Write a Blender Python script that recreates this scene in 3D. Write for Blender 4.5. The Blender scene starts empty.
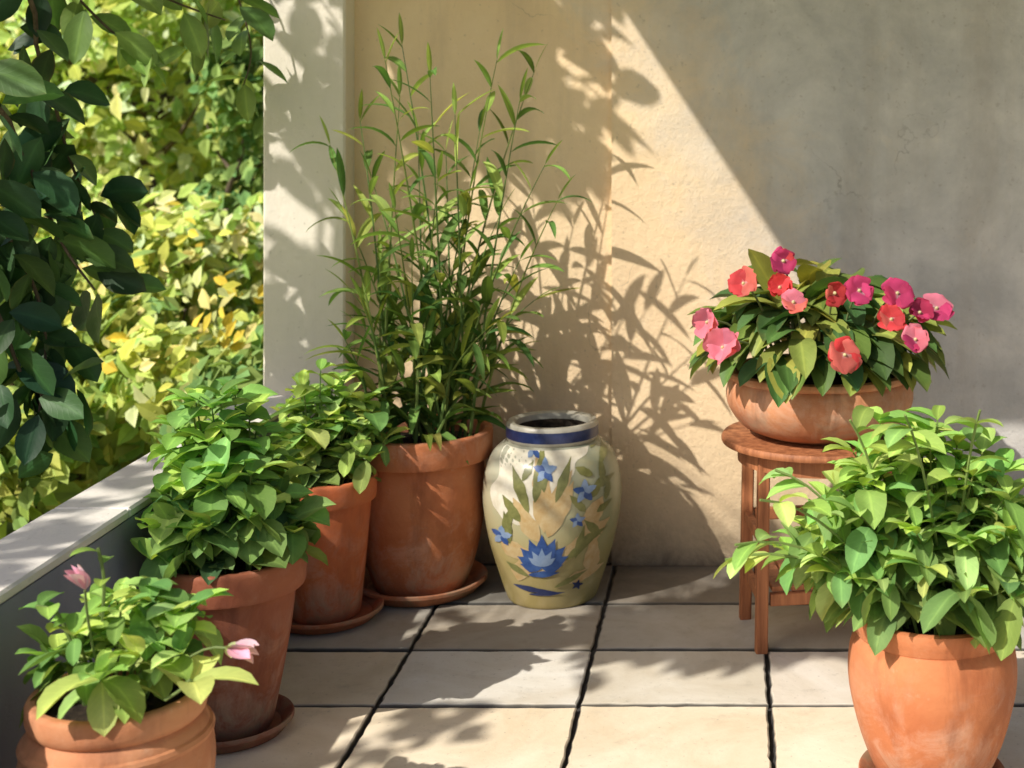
import bpy, math, random
from mathutils import Vector, Matrix
R = random.Random(11)
sc = bpy.context.scene
COL = sc.collection
PI = math.pi

# ------------------------------------------------------------------ camera
F, VX, VY, H = 1400.0, 730.0, 115.0, 1.30
cam_d = bpy.data.cameras.new('camera'); cam = bpy.data.objects.new('camera', cam_d); COL.objects.link(cam)
cam.location = (0, 0, H); cam.rotation_euler = (PI/2, 0, 0)
cam_d.sensor_width = 36; cam_d.lens = 36*F/1024
cam_d.shift_x = -(VX-512)/1024; cam_d.shift_y = -(384-VY)/1024
cam_d.clip_end = 1000; cam_d.clip_start = 0.05
sc.camera = cam
cam_d.dof.use_dof = True; cam_d.dof.focus_distance = 3.0; cam_d.dof.aperture_fstop = 4.2
def P(px, py, Y):
    return Vector(((px-VX)*Y/F, Y, H-(py-VY)*Y/F))

# ------------------------------------------------------------------ light
S = Vector((.425, .415, -.52)).normalized()
sd = bpy.data.lights.new('sun', 'SUN'); sd.energy = 5.0; sd.angle = math.radians(.5); sd.color = (1, .94, .84)
sun = bpy.data.objects.new('sun', sd); COL.objects.link(sun)
sun.rotation_euler = S.to_track_quat('-Z', 'Y').to_euler(); sun.location = (-6, -4, 8)
w = bpy.data.worlds.new('World'); sc.world = w; w.use_nodes = True
nt = w.node_tree; nt.nodes.clear()
sky = nt.nodes.new('ShaderNodeTexSky'); sky.sky_type = 'NISHITA'; sky.sun_disc = False
sky.sun_elevation = math.asin(-S.z); sky.sun_rotation = math.atan2(-S.x, -S.y)
sky.dust_density = 3.0; sky.air_density = 1.0
bg = nt.nodes.new('ShaderNodeBackground'); bg.inputs[1].default_value = .11
wo = nt.nodes.new('ShaderNodeOutputWorld')
nt.links.new(sky.outputs[0], bg.inputs[0]); nt.links.new(bg.outputs[0], wo.inputs[0])
sc.view_settings.view_transform = 'Standard'; sc.view_settings.look = 'None'
sc.view_settings.exposure = 0; sc.view_settings.gamma = 1
sc.render.engine = 'CYCLES'
sc.cycles.max_bounces = 8; sc.cycles.use_denoising = True

# ------------------------------------------------------------------ node helpers
class NT:
    def __init__(s, name):
        s.m = bpy.data.materials.new(name); s.m.use_nodes = True
        s.t = s.m.node_tree; s.t.nodes.clear()
        s.out = s.n('ShaderNodeOutputMaterial')
        s.b = s.n('ShaderNodeBsdfPrincipled')
        s.t.links.new(s.b.outputs[0], s.out.inputs[0])
        s.tc = s.n('ShaderNodeTexCoord')
    def n(s, k): return s.t.nodes.new(k)
    def l(s, a, b): s.t.links.new(a, b)
    def noise(s, scale, detail=4, rough=.6, coord='Object', stretch=None, dist=0):
        q = s.n('ShaderNodeTexNoise'); q.inputs['Scale'].default_value = scale
        q.inputs['Detail'].default_value = detail; q.inputs['Roughness'].default_value = rough
        q.inputs['Distortion'].default_value = dist
        if stretch:
            mp = s.n('ShaderNodeMapping'); mp.inputs['Scale'].default_value = stretch
            s.l(s.tc.outputs[coord], mp.inputs[0]); s.l(mp.outputs[0], q.inputs['Vector'])
        else: s.l(s.tc.outputs[coord], q.inputs['Vector'])
        return q.outputs[0]
    def ramp(s, src, stops, interp='LINEAR'):
        r = s.n('ShaderNodeValToRGB'); r.color_ramp.interpolation = interp
        e = r.color_ramp.elements
        while len(e) < len(stops): e.new(.5)
        for k, (p, c) in enumerate(stops):
            e[k].position = p; e[k].color = (c, c, c, 1) if isinstance(c, (int, float)) else (*c, 1)
        s.l(src, r.inputs[0]); return r.outputs[0]
    def mix(s, f, a, b, mode='MIX'):
        m = s.n('ShaderNodeMix'); m.data_type = 'RGBA'; m.blend_type = mode
        for sock, v in ((m.inputs[0], f), (m.inputs[6], a), (m.inputs[7], b)):
            if hasattr(v, 'links'): s.l(v, sock)
            elif isinstance(v, (int, float)): sock.default_value = v
            else: sock.default_value = (*v, 1)
        return m.outputs[2]
    def bump(s, src, strength=.3, dist=.01):
        b = s.n('ShaderNodeBump'); b.inputs['Strength'].default_value = strength; b.inputs['Distance'].default_value = dist
        s.l(src, b.inputs['Height']); s.l(b.outputs[0], s.b.inputs['Normal'])
    def sep(s, coord='Object'):
        x = s.n('ShaderNodeSeparateXYZ'); s.l(s.tc.outputs[coord], x.inputs[0]); return x.outputs
    def maprange(s, src, a, b, c=0, d=1):
        m = s.n('ShaderNodeMapRange'); s.l(src, m.inputs[0])
        for k, v in zip((1, 2, 3, 4), (a, b, c, d)): m.inputs[k].default_value = v
        return m.outputs[0]
    def attr(s, name='tint'):
        a = s.n('ShaderNodeAttribute'); a.attribute_name = name; return a.outputs[0]
    def fin(s, col, rough=.8, spec=.3):
        if hasattr(col, 'links'): s.l(col, s.b.inputs['Base Color'])
        else: s.b.inputs['Base Color'].default_value = (*col, 1)
        if hasattr(rough, 'links'): s.l(rough, s.b.inputs['Roughness'])
        else: s.b.inputs['Roughness'].default_value = rough
        s.b.inputs['Specular IOR Level'].default_value = spec
        return s.m

def mat_plaster(name, a, b, stain, grime=0.5):
    t = NT(name)
    n1 = t.noise(1.6, 6, .65, dist=.6); n2 = t.noise(6, 8, .7); n3 = t.noise(3.0, 6, .7, stretch=(1.6, 1.6, .22))
    c = t.mix(t.ramp(n1, [(.35, 0), (.68, 1)]), a, b)
    c = t.mix(t.mix(1.0, t.ramp(n3, [(.5, 0), (.75, .55)]), t.ramp(n2, [(.3, .3), (.7, 1)]), 'MULTIPLY'), c, stain)
    z = t.sep()[2]
    g = t.mix(1.0, t.ramp(t.maprange(z, 0, .42), [(0, grime), (.35, grime*.45), (1, 0)]), t.ramp(n2, [(.3, .5), (.65, 1)]), 'MULTIPLY')
    c = t.mix(g, c, (.16, .135, .11))
    sp = t.noise(60, 2, .5)
    c = t.mix(t.ramp(sp, [(.66, 0), (.74, .25)]), c, (.25, .2, .15))
    fb = t.noise(28, 8, .75)
    t.bump(fb, .35, .012)
    return t.fin(c, .92, .15)

def mat_wall():
    t = NT('house_plaster')
    n1 = t.noise(2.2, 7, .68, dist=.3); n2 = t.noise(6, 8, .72, dist=.4); n3 = t.noise(2.4, 6, .7, stretch=(1.8, 1.8, .16)); n4 = t.noise(3.6, 7, .68, dist=.25)
    x, y, z = t.sep('Object')[:3]
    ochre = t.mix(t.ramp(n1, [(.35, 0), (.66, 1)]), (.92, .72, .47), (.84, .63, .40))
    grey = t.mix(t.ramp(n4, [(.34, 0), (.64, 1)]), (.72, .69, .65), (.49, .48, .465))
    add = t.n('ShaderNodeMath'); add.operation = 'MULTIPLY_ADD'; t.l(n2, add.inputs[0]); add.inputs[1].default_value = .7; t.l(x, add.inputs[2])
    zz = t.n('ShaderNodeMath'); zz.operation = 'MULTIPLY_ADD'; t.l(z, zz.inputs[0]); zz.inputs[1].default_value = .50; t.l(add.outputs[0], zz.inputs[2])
    c = t.mix(t.ramp(t.maprange(zz.outputs[0], .66, 1.16), [(0, 0), (1, 1)]), ochre, grey)  # greys towards the upper right: the wall's shade painted into the plaster
    c = t.mix(t.mix(1.0, t.ramp(n3, [(.52, 0), (.75, .5)]), t.ramp(n2, [(.3, .3), (.7, 1)]), 'MULTIPLY'), c, (.42, .34, .26))
    c = t.mix(t.ramp(n2, [(.58, 0), (.80, .45)]), c, (.80, .68, .52))
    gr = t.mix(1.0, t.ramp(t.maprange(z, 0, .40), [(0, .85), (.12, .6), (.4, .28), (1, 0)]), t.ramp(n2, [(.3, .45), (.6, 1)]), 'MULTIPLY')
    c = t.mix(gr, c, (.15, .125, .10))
    c = t.mix(t.ramp(t.noise(70, 2, .5), [(.66, 0), (.74, .25)]), c, (.25, .2, .15))
    vo = t.n('ShaderNodeTexVoronoi'); vo.feature = 'DISTANCE_TO_EDGE'; vo.inputs['Scale'].default_value = 1.5
    wp = t.n('ShaderNodeVectorMath'); wp.operation = 'MULTIPLY_ADD'; nz = t.n('ShaderNodeTexNoise'); nz.inputs['Scale'].default_value = 4; nz.inputs['Detail'].default_value = 6
    t.l(t.tc.outputs['Object'], nz.inputs['Vector']); t.l(nz.outputs[1], wp.inputs[0]); wp.inputs[1].default_value = (.45, .45, .45); t.l(t.tc.outputs['Object'], wp.inputs[2]); t.l(wp.outputs[0], vo.inputs['Vector'])
    ck = t.mix(1.0, t.ramp(vo.outputs[0], [(.0, .5), (.004, 0)]), t.ramp(n1, [(.54, 0), (.62, .8)]), 'MULTIPLY')
    c = t.mix(ck, c, (.12, .10, .08))
    t.bump(t.noise(24, 8, .75), .45, .016)
    return t.fin(c, .92, .15)

def mat_terracotta(name, lo, hi, dark=.55, lime=.4):
    t = NT(name)
    n1 = t.noise(7, 5, .6, dist=.5); n2 = t.noise(22, 6, .7); n3 = t.noise(9, 5, .65, stretch=(1, 1, .35), dist=.3)
    c = t.mix(t.ramp(n1, [(.32, 0), (.68, 1)]), lo, hi)
    c = t.mix(t.ramp(n3, [(.52, 0), (.7, dark)]), c, (lo[0]*.45, lo[1]*.4, lo[2]*.42))
    c = t.mix(t.ramp(n2, [(.6, 0), (.75, lime)]), c, (.66, .45, .32))
    z = t.sep()[2]
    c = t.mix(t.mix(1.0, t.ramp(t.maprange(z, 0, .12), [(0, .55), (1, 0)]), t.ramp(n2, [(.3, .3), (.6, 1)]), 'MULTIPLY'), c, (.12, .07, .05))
    n5 = t.noise(11, 7, .72, dist=.6); n6 = t.noise(16, 5, .65, stretch=(1, 1, .18))
    bl = t.mix(1.0, t.ramp(t.maprange(z, .0, .42), [(0, .0), (.10, .42), (.38, .26), (.62, .06), (.85, .08), (1, .3)]), t.ramp(n5, [(.46, 0), (.66, 1)]), 'MULTIPLY')
    c = t.mix(bl, c, (.74, .56, .44))
    dr = t.mix(1.0, t.ramp(n6, [(.56, 0), (.70, .5)]), t.ramp(n5, [(.35, .2), (.6, 1)]), 'MULTIPLY')
    c = t.mix(dr, c, (lo[0]*.38, lo[1]*.38, lo[2]*.45))
    ms_ = t.mix(1.0, t.ramp(t.maprange(z, .0, .10), [(0, .55), (1, 0)]), t.ramp(n5, [(.52, 0), (.64, 1)]), 'MULTIPLY')
    c = t.mix(ms_, c, (.10, .12, .04))
    t.bump(t.noise(42, 8, .75), .32, .008)
    return t.fin(c, t.ramp(n1, [(.3, .62), (.7, .85)]), .3)

def mat_leaf(name, rough=.62, trans=.34, spec=.18, vein=.5, brown=.35):
    t = NT(name)
    a = t.attr()
    q = t.n('ShaderNodeSeparateColor'); t.l(t.attr('leafuv'), q.inputs[0])
    def mth(op, x, y=None, z=None):
        m = t.n('ShaderNodeMath'); m.operation = op
        for sock, v in zip(m.inputs, (x, y, z)):
            if v is None: continue
            if hasattr(v, 'links'): t.l(v, sock)
            else: sock.default_value = v
        return m.outputs[0]
    au = mth('MULTIPLY', mth('ABSOLUTE', mth('SUBTRACT', q.outputs[1], .5)), 2.0)
    ph = mth('MULTIPLY_ADD', q.outputs[0], 7.5, mth('MULTIPLY', au, -2.2))
    sv = mth('ABSOLUTE', mth('SUBTRACT', mth('FRACT', ph), .5))
    side = t.ramp(sv, [(.0, 1), (.10, 0)]); midr = t.ramp(au, [(.05, 1), (.13, 0)])
    vn = mth('MULTIPLY', mth('MAXIMUM', mth('MULTIPLY', side, .6), midr), vein)
    big = t.noise(26, 4, .6)
    c = t.mix(t.ramp(big, [(.35, .0), (.7, .4)]), a, t.mix(1.0, a, (.55, .62, .5), 'MULTIPLY'))
    c = t.mix(vn, c, t.mix(1.0, c, (1.45, 1.35, 1.3), 'MULTIPLY'))
    # yellowed and browned margins on some leaves
    edge = mth('MULTIPLY', t.ramp(mth('MAXIMUM', au, q.outputs[0]), [(.80, 0), (1.0, 1)]), t.ramp(q.outputs[2], [(.70, 0), (.95, brown)]))
    c = t.mix(mth('MULTIPLY', edge, t.ramp(t.noise(55, 3, .6), [(.4, .2), (.6, 1)])), c, (.30, .20, .06))
    t.fin(c, rough, spec)
    bp = t.n('ShaderNodeBump'); bp.inputs['Strength'].default_value = .35; bp.inputs['Distance'].default_value = .002
    t.l(vn, bp.inputs['Height']); t.l(bp.outputs[0], t.b.inputs['Normal'])
    tr = t.n('ShaderNodeBsdfTranslucent')
    t.l(t.mix(1.0, c, (1.05, 1.0, .5), 'MULTIPLY'), tr.inputs[0])
    ms = t.n('ShaderNodeMixShader'); ms.inputs[0].default_value = trans
    t.l(t.b.outputs[0], ms.inputs[1]); t.l(tr.outputs[0], ms.inputs[2]); t.l(ms.outputs[0], t.out.inputs[0])
    return t.m

def mat_simple(name, a, b, scale=12, rough=.7, bump=.15, spec=.3, stretch=None):
    t = NT(name)
    n = t.noise(scale, 6, .65, stretch=stretch, dist=.3)
    c = t.mix(t.ramp(n, [(.32, 0), (.7, 1)]), a, b)
    t.bump(n, bump, .006)
    return t.fin(c, rough, spec)

def mat_tile():
    t = NT('stone_tile')
    a = t.attr()
    n1 = t.noise(3.2, 6, .65, dist=.8); n2 = t.noise(14, 8, .7); n3 = t.noise(90, 3, .6)
    c = t.mix(t.ramp(n1, [(.35, 0), (.7, .75)]), a, t.mix(1.0, a, (.70, .63, .52), 'MULTIPLY'))
    c = t.mix(t.ramp(n2, [(.55, 0), (.78, .5)]), c, t.mix(1.0, a, (.5, .48, .45), 'MULTIPLY'))
    c = t.mix(t.ramp(n3, [(.64, 0), (.72, .35)]), c, (.2, .17, .14))
    y = t.sep()[1]
    c = t.mix(t.mix(1.0, t.ramp(t.maprange(y, 3.58, 4.08), [(0, 0), (.35, .40), (1, .85)]), t.ramp(n2, [(.3, .55), (.6, 1)]), 'MULTIPLY'), c, (.10, .095, .09))  # darkens towards the wall, painting in the shaded back of the floor
    t.bump(n2, .2, .008)
    return t.fin(c, t.ramp(n1, [(.3, .6), (.7, .85)]), .3)

def mat_wood():
    t = NT('stained_wood')
    n1 = t.noise(5, 6, .6, stretch=(9, 9, .8), dist=.5); n2 = t.noise(3, 4, .6)
    c = t.mix(t.ramp(n1, [(.35, 0), (.68, 1)]), (.22, .075, .03), (.50, .20, .085))
    c = t.mix(t.ramp(n2, [(.5, 0), (.8, .5)]), c, (.15, .05, .025))
    t.bump(n1, .15, .004)
    return t.fin(c, .6, .35)

def mat_glaze():
    t = NT('cream_glaze')
    x, y, z = t.sep()[:3]
    n = t.noise(9, 5, .6, dist=.6); n2 = t.noise(30, 6, .7)
    c = t.ramp(t.maprange(z, 0, .47), [(0, (.30, .24, .09)), (.30, (.40, .33, .14)), (.5, (.42, .39, .23)), (.72, (.44, .44, .33)), (1, (.27, .29, .26))])  # olive ramp; its grey top stop paints in the jar's upper shade
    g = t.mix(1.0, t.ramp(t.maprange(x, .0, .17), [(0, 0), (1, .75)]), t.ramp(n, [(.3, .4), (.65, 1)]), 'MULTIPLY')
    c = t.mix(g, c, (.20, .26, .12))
    c = t.mix(t.ramp(n, [(.45, 0), (.75, .45)]), c, (.52, .42, .24))
    c = t.mix(t.ramp(n2, [(.6, 0), (.75, .35)]), c, (.26, .22, .15))
    t.bump(n2, .06, .003)
    return t.fin(c, .24, .5)

M = {}
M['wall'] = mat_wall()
M['wall_old'] = mat_plaster('grey_plaster', (.58, .53, .46), (.48, .44, .385), (.33, .30, .27), .55)
M['pillar'] = mat_plaster('cream_plaster', (.84, .78, .68), (.76, .70, .61), (.60, .55, .49), .2)
M['parapet'] = mat_plaster('slate_plaster', (.28, .29, .36), (.23, .24, .31), (.17, .17, .20), .4)
M['coping'] = mat_plaster('pale_stone', (.82, .78, .71), (.74, .70, .64), (.56, .54, .52), .0)
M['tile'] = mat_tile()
M['mortar'] = mat_simple('dark_mortar', (.035, .033, .035), (.07, .065, .06), 30, .95)
M['terra'] = mat_terracotta('terracotta', (.48, .145, .055), (.60, .225, .095))
M['terra_pale'] = mat_terracotta('pale_terracotta', (.52, .19, .085), (.68, .33, .17), .55, .45)
M['terra_red'] = mat_terracotta('red_terracotta', (.55, .13, .045), (.64, .20, .075), .3, .15)
M['terra_brown'] = mat_terracotta('brown_terracotta', (.29, .085, .045), (.40, .14, .07), .5, .15)
M['soil'] = mat_simple('potting_soil', (.012, .009, .007), (.05, .035, .022), 60, .95, .9)
M['leaf'] = mat_leaf('leaf')
M['leaf_dark'] = mat_leaf('glossy_leaf', .5, .22, .35)
M['leaf_far'] = mat_leaf('garden_leaf', .8, .28, .05, .2, .15)
M['petal'] = mat_leaf('petal', .6, .35, .15, .0, .0)
M['stem'] = mat_leaf('green_stem', .6, .05, .25, 0, 0)
M['bark'] = mat_simple('bark', (.07, .05, .035), (.17, .13, .09), 18, .95, .8, stretch=(3, 3, .5))
M['wood'] = mat_wood()
M['glaze'] = mat_glaze()
M['g_blue'] = mat_simple('cobalt_glaze', (.02, .05, .19), (.06, .13, .34), 40, .3, .02, .5)
M['g_navy'] = mat_simple('navy_glaze', (.012, .022, .085), (.03, .05, .15), 40, .3, .02, .5)
M['g_light'] = mat_simple('pale_blue_glaze', (.16, .25, .42), (.28, .36, .50), 40, .3, .02, .5)
M['g_green'] = mat_simple('olive_glaze', (.13, .14, .045), (.25, .25, .09), 40, .32, .02, .5)
M['g_ochre'] = mat_simple('ochre_glaze', (.46, .30, .12), (.56, .45, .26), 40, .32, .02, .5)
M['g_sunpatch'] = mat_simple('sun_patch_glaze', (.60, .55, .42), (.76, .72, .61), 30, .3, .02, .5)
M['g_grey'] = mat_simple('grey_glaze', (.36, .34, .28), (.46, .44, .37), 30, .35, .02, .5)
M['lawn'] = mat_simple('lawn_ground', (.20, .26, .04), (.40, .38, .08), 1.5, .95, .5)
M['blocker'] = mat_simple('blocker_timber', (.12, .08, .05), (.2, .14, .09), 10, .85)

# ------------------------------------------------------------------ mesh builder (world coords; children sit at the thing's origin)
class MB:
    def __init__(s): s.v = []; s.f = []; s.mi = []; s.c = []; s.uv = {}
    def add(s, vs, fs, col=(1, 1, 1), mi=0):
        o = len(s.v); s.v += [tuple(v) for v in vs]
        s.f += [tuple(i+o for i in f) for f in fs]; s.mi += [mi]*len(fs)
        if vs and isinstance(col, list): s.c += col
        else: s.c += [col]*len(vs)
    def box(s, lo, hi, col=(1, 1, 1), mi=0, bev=.0):
        x0, y0, z0 = lo; x1, y1, z1 = hi
        if bev <= 0:
            vs = [(x0,y0,z0),(x1,y0,z0),(x1,y1,z0),(x0,y1,z0),(x0,y0,z1),(x1,y0,z1),(x1,y1,z1),(x0,y1,z1)]
            s.add(vs, [(0,3,2,1),(4,5,6,7),(0,1,5,4),(1,2,6,5),(2,3,7,6),(3,0,4,7)], col, mi); return
        b = bev; vs = []
        for z, i in ((z0, b), (z0+b, 0), (z1-b, 0), (z1, b)):
            if i == 0:
                ring = [(x0+b,y0,z),(x1-b,y0,z),(x1,y0+b,z),(x1,y1-b,z),(x1-b,y1,z),(x0+b,y1,z),(x0,y1-b,z),(x0,y0+b,z)]
            else:
                ring = [(x0+b,y0+b,z),(x1-b,y0+b,z),(x1-b,y0+b,z),(x1-b,y1-b,z),(x1-b,y1-b,z),(x0+b,y1-b,z),(x0+b,y1-b,z),(x0+b,y0+b,z)]
            vs += ring
        fs = [tuple(range(7, -1, -1)), tuple(range(24, 32))]
        for k in range(3):
            for j in range(8):
                a, c = k*8+j, k*8+(j+1) % 8
                fs.append((a, c, c+8, a+8))
        s.add(vs, fs, col, mi)
    def bar(s, a, b, wx, wy, col=(1, 1, 1), mi=0, up=Vector((0, 0, 1))):
        a, b = Vector(a), Vector(b); d = (b-a).normalized()
        if abs(d.dot(up)) > .95: up = Vector((0, 1, 0))
        u = d.cross(up).normalized(); n = u.cross(d).normalized()
        c = min(wx, wy)*.12
        prof = [(-wx/2+c, -wy/2), (wx/2-c, -wy/2), (wx/2, -wy/2+c), (wx/2, wy/2-c), (wx/2-c, wy/2), (-wx/2+c, wy/2), (-wx/2, wy/2-c), (-wx/2, -wy/2+c)]
        vs = [p+u*x+n*y for p in (a, b) for x, y in prof]
        fs = [tuple(range(7, -1, -1)), tuple(range(8, 16))]+[(j, (j+1) % 8, (j+1) % 8+8, j+8) for j in range(8)]
        s.add(vs, fs, col, mi)
    def tube(s, pts, radii, n=6, col=(1, 1, 1), mi=0):
        pts = [Vector(p) for p in pts]; vs = []; fs = []
        u = None
        for i, p in enumerate(pts):
            d = (pts[min(i+1, len(pts)-1)]-pts[max(i-1, 0)]).normalized()
            if u is None:
                u = d.orthogonal().normalized()
            u = (u-d*u.dot(d)).normalized(); v = d.cross(u)
            r = radii[i] if isinstance(radii, (list, tuple)) else radii
            for k in range(n):
                a = 2*PI*k/n; vs.append(p+u*math.cos(a)*r+v*math.sin(a)*r)
        for i in range(len(pts)-1):
            for k in range(n):
                a, b = i*n+k, i*n+(k+1) % n
                fs.append((a, b, b+n, a+n))
        fs.append(tuple(range(n-1, -1, -1))); fs.append(tuple(range((len(pts)-1)*n, len(pts)*n)))
        s.add(vs, fs, col, mi)
    def lathe(s, prof, c, n=72, mi=0, mif=None, cap0=False, cap1=False, wob=0):
        vs = []; fs = []; mis = []
        for r, z in prof:
            for k in range(n):
                a = 2*PI*k/n; rr = r*(1+wob*(math.sin(a*2+z*9)*.6+math.sin(a*3+1+z*5)*.4))
                vs.append((c[0]+rr*math.cos(a), c[1]+rr*math.sin(a), c[2]+z))
        for i in range(len(prof)-1):
            for k in range(n):
                a, b = i*n+k, i*n+(k+1) % n
                fs.append((a, b, b+n, a+n)); mis.append(mif(i) if mif else mi)
        if cap0: fs.append(tuple(range(n-1, -1, -1))); mis.append(mi)
        if cap1: fs.append(tuple(range((len(prof)-1)*n, len(prof)*n))); mis.append(mi)
        o = len(s.v); s.v += vs; s.f += [tuple(i+o for i in f) for f in fs]; s.mi += mis; s.c += [(1, 1, 1)]*len(vs)
    def build(s, name, mats, parent=None, smooth=True, sharp=35):
        me = bpy.data.meshes.new(name)
        off = Vector((0, 0, 0)); q = parent
        while q is not None: off += q.location; q = q.parent
        if parent is None and s.origin: off = Vector(s.origin)
        me.from_pydata([(x-off.x, y-off.y, z-off.z) for x, y, z in s.v], [], s.f)
        for m in (mats if isinstance(mats, (list, tuple)) else [mats]): me.materials.append(m)
        me.polygons.foreach_set('material_index', s.mi)
        at = me.color_attributes.new('tint', 'FLOAT_COLOR', 'POINT')
        flat = []
        for c in s.c: flat += [c[0], c[1], c[2], 1]
        at.data.foreach_set('color', flat)
        if s.uv:
            a2 = me.color_attributes.new('leafuv', 'FLOAT_COLOR', 'POINT'); fl_ = []
            for k_ in range(len(s.v)): fl_ += [*s.uv.get(k_, (0, 0, 0)), 1]
            a2.data.foreach_set('color', fl_)
        if smooth:
            me.polygons.foreach_set('use_smooth', [True]*len(me.polygons))
            if sharp: me.set_sharp_from_angle(angle=math.radians(sharp))
        me.update()
        o = bpy.data.objects.new(name, me); COL.objects.link(o)
        if parent is not None: o.parent = parent
        else: o.location = off
        return o
    origin = None

def tag(o, label=None, cat=None, group=None, kind=None):
    for k, v in (('label', label), ('category', cat), ('group', group), ('kind', kind)):
        if v: o[k] = v
    return o
def empty(name, loc, label, cat, group=None):
    o = bpy.data.objects.new(name, None); COL.objects.link(o); o.location = loc; o.empty_display_size = .1
    return tag(o, label, cat, group)

def spline(pts, k=6):
    out = []
    n = len(pts)
    for i in range(n-1):
        p0, p1, p2, p3 = pts[max(i-1, 0)], pts[i], pts[i+1], pts[min(i+2, n-1)]
        for j in range(k):
            t = j/k
            out.append(tuple(.5*(2*b+(c-a)*t+(2*a-5*b+4*c-d)*t*t+(3*b-a-3*c+d)*t**3) for a, b, c, d in zip(p0, p1, p2, p3)))
    out.append(tuple(pts[-1])); return out

def bez(a, b, c, n):
    return [a*(1-t)**2+b*2*t*(1-t)+c*t*t for t in [i/n for i in range(n+1)]]

UP = Vector((0, 0, 1))
def leaf(mb, p, d, L, W, droop, col, roll=0, fold=.3, shape='ovate', n=6, curl=0, mid=1.22):
    p = Vector(p); d = Vector(d).normalized()
    if abs(d.z) > .97: d = (d+Vector((R.uniform(-.3, .3), R.uniform(-.3, .3), 0))).normalized()
    side = d.cross(UP).normalized()
    if roll: side = Matrix.Rotation(roll, 3, d) @ side
    vs = []; cs = []
    us = (-1, -.5, 0, .5, 1)
    st = L/n
    for i in range(n+1):
        t = i/n
        if shape == 'ovate': wv = 2.7*(max(t-.06, 0)**.62)*((1-t)**.72)
        elif shape == 'round': wv = 2.2*(max(t-.08, 0)**.5)*((1-t)**.52)
        elif shape == 'blade': wv = 2.9*(t**.75)*((1-t)**.85)
        else: wv = 2.9*(max(t-.03, 0)**.75)*((1-t)**.75)
        wv = max(min(wv, 1.05), .02 if i < n else .012)*W*.5
        nrm = side.cross(d).normalized()
        for u in us:
            hgt = fold*wv*(abs(u)**1.4)+curl*wv*math.sin(t*7+u*2.2)*.25
            vs.append(p+side*(u*wv)+nrm*hgt)
            k = mid if u == 0 else (1.0 if abs(u) < .9 else .93)
            k *= (.82+.25*t)
            cs.append((col[0]*k, col[1]*k, col[2]*k))
        d = (d+Vector((0, 0, -droop/n))).normalized()
        side = (side-d*side.dot(d)).normalized()
        p = p+d*st
    fs = []
    for i in range(n):
        for j in range(4):
            a = i*5+j; fs.append((a, a+1, a+6, a+5))
    o_ = len(mb.v); rr_ = R.random()
    for i in range(n+1):
        for j_, u in enumerate(us): mb.uv[o_+i*5+j_] = (i/n, u*.5+.5, rr_)
    mb.add(vs, fs, cs)

def vary(c, v=.25, hue=.12):
    k = 1+R.uniform(-v, v); h = R.uniform(-hue, hue)
    return (max(c[0]*k*(1+h*1.6), .004), c[1]*k, max(c[2]*k*(1-h), .003))
def pick(pal): return vary(R.choice(pal))

def rnd_perp(d):
    u = d.orthogonal().normalized(); return Matrix.Rotation(R.uniform(0, 2*PI), 3, d) @ u

# ------------------------------------------------------------------ setting
PX, PX2, LZ = -1.222, -1.38, .500      # parapet inner face, outer face, ledge height
PILY, WY = 4.0, 4.10
# ground
g = MB(); N = 40
vs = [(-300+600*i/N, -300+600*j/N, -.16) for j in range(N+1) for i in range(N+1)]
g.add(vs, [(j*(N+1)+i, j*(N+1)+i+1, (j+1)*(N+1)+i+1, (j+1)*(N+1)+i) for j in range(N) for i in range(N)])
tag(g.build('ground', M['lawn']), kind='structure')
# terrace floor: mortar bed and tiles
f = MB(); f.origin = (0, 0, 0)
f.box((PX, -.6, -.15), (3.0, WY, -.013), mi=1)
xs = [-1.215+.437*k for k in range(0, 10)]; ys = [4.05-.3215*k for k in range(0, 15)]
xs = [-1.215, -.780, -.332, .088, .53, .97, 1.41, 1.85, 2.29, 2.73]
pal = [(.86, .81, .72), (.86, .76, .60), (.88, .84, .77), (.80, .73, .62), (.86, .77, .62), (.84, .79, .71)]
for i in range(len(xs)-1):
    for j in range(len(ys)-1):
        x0, x1, y1, y0 = xs[i], xs[i+1], ys[j], ys[j+1]
        c = R.choice(pal)
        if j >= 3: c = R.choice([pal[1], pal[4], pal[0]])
        kd = (.34, .58, .92)[j] if j < 3 else 1.0; c = (c[0]*kd, c[1]*kd, c[2]*kd)  # rows nearest the wall tinted darker, shade put into the tile colour
        e = [R.uniform(.005, .0085) for _ in range(4)]
        xa, ya, xb, yb_ = x0+e[0]*.72, y0+e[1]*1.25, x1-e[2]*.72, y1-e[3]*1.25; zt = R.uniform(-.002, .001)
        out = []
        for (ax, ay, bx, by) in ((xa, ya, xb, ya), (xb, ya, xb, yb_), (xb, yb_, xa, yb_), (xa, yb_, xa, ya)):
            m_ = 14
            for q in range(m_):
                t_ = q/m_; jx, jy = R.gauss(0, .0011), R.gauss(0, .0011)
                out.append((ax+(bx-ax)*t_+jx, ay+(by-ay)*t_+jy))
        cx_, cy_ = (xa+xb)/2, (ya+yb_)/2; nn = len(out)
        ins = lambda p_, dd: (p_[0]+max(-dd, min(dd, cx_-p_[0])), p_[1]+max(-dd, min(dd, cy_-p_[1])))
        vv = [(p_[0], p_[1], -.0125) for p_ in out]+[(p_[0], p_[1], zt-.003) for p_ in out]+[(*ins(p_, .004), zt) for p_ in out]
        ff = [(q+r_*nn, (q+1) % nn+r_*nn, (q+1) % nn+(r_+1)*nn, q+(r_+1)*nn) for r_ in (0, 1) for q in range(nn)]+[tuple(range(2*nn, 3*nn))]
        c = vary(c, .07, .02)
        f.add(vv, ff, [(.05, .047, .045)]*nn+[tuple(x*.30 for x in c)]*nn+[c]*nn)
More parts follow.
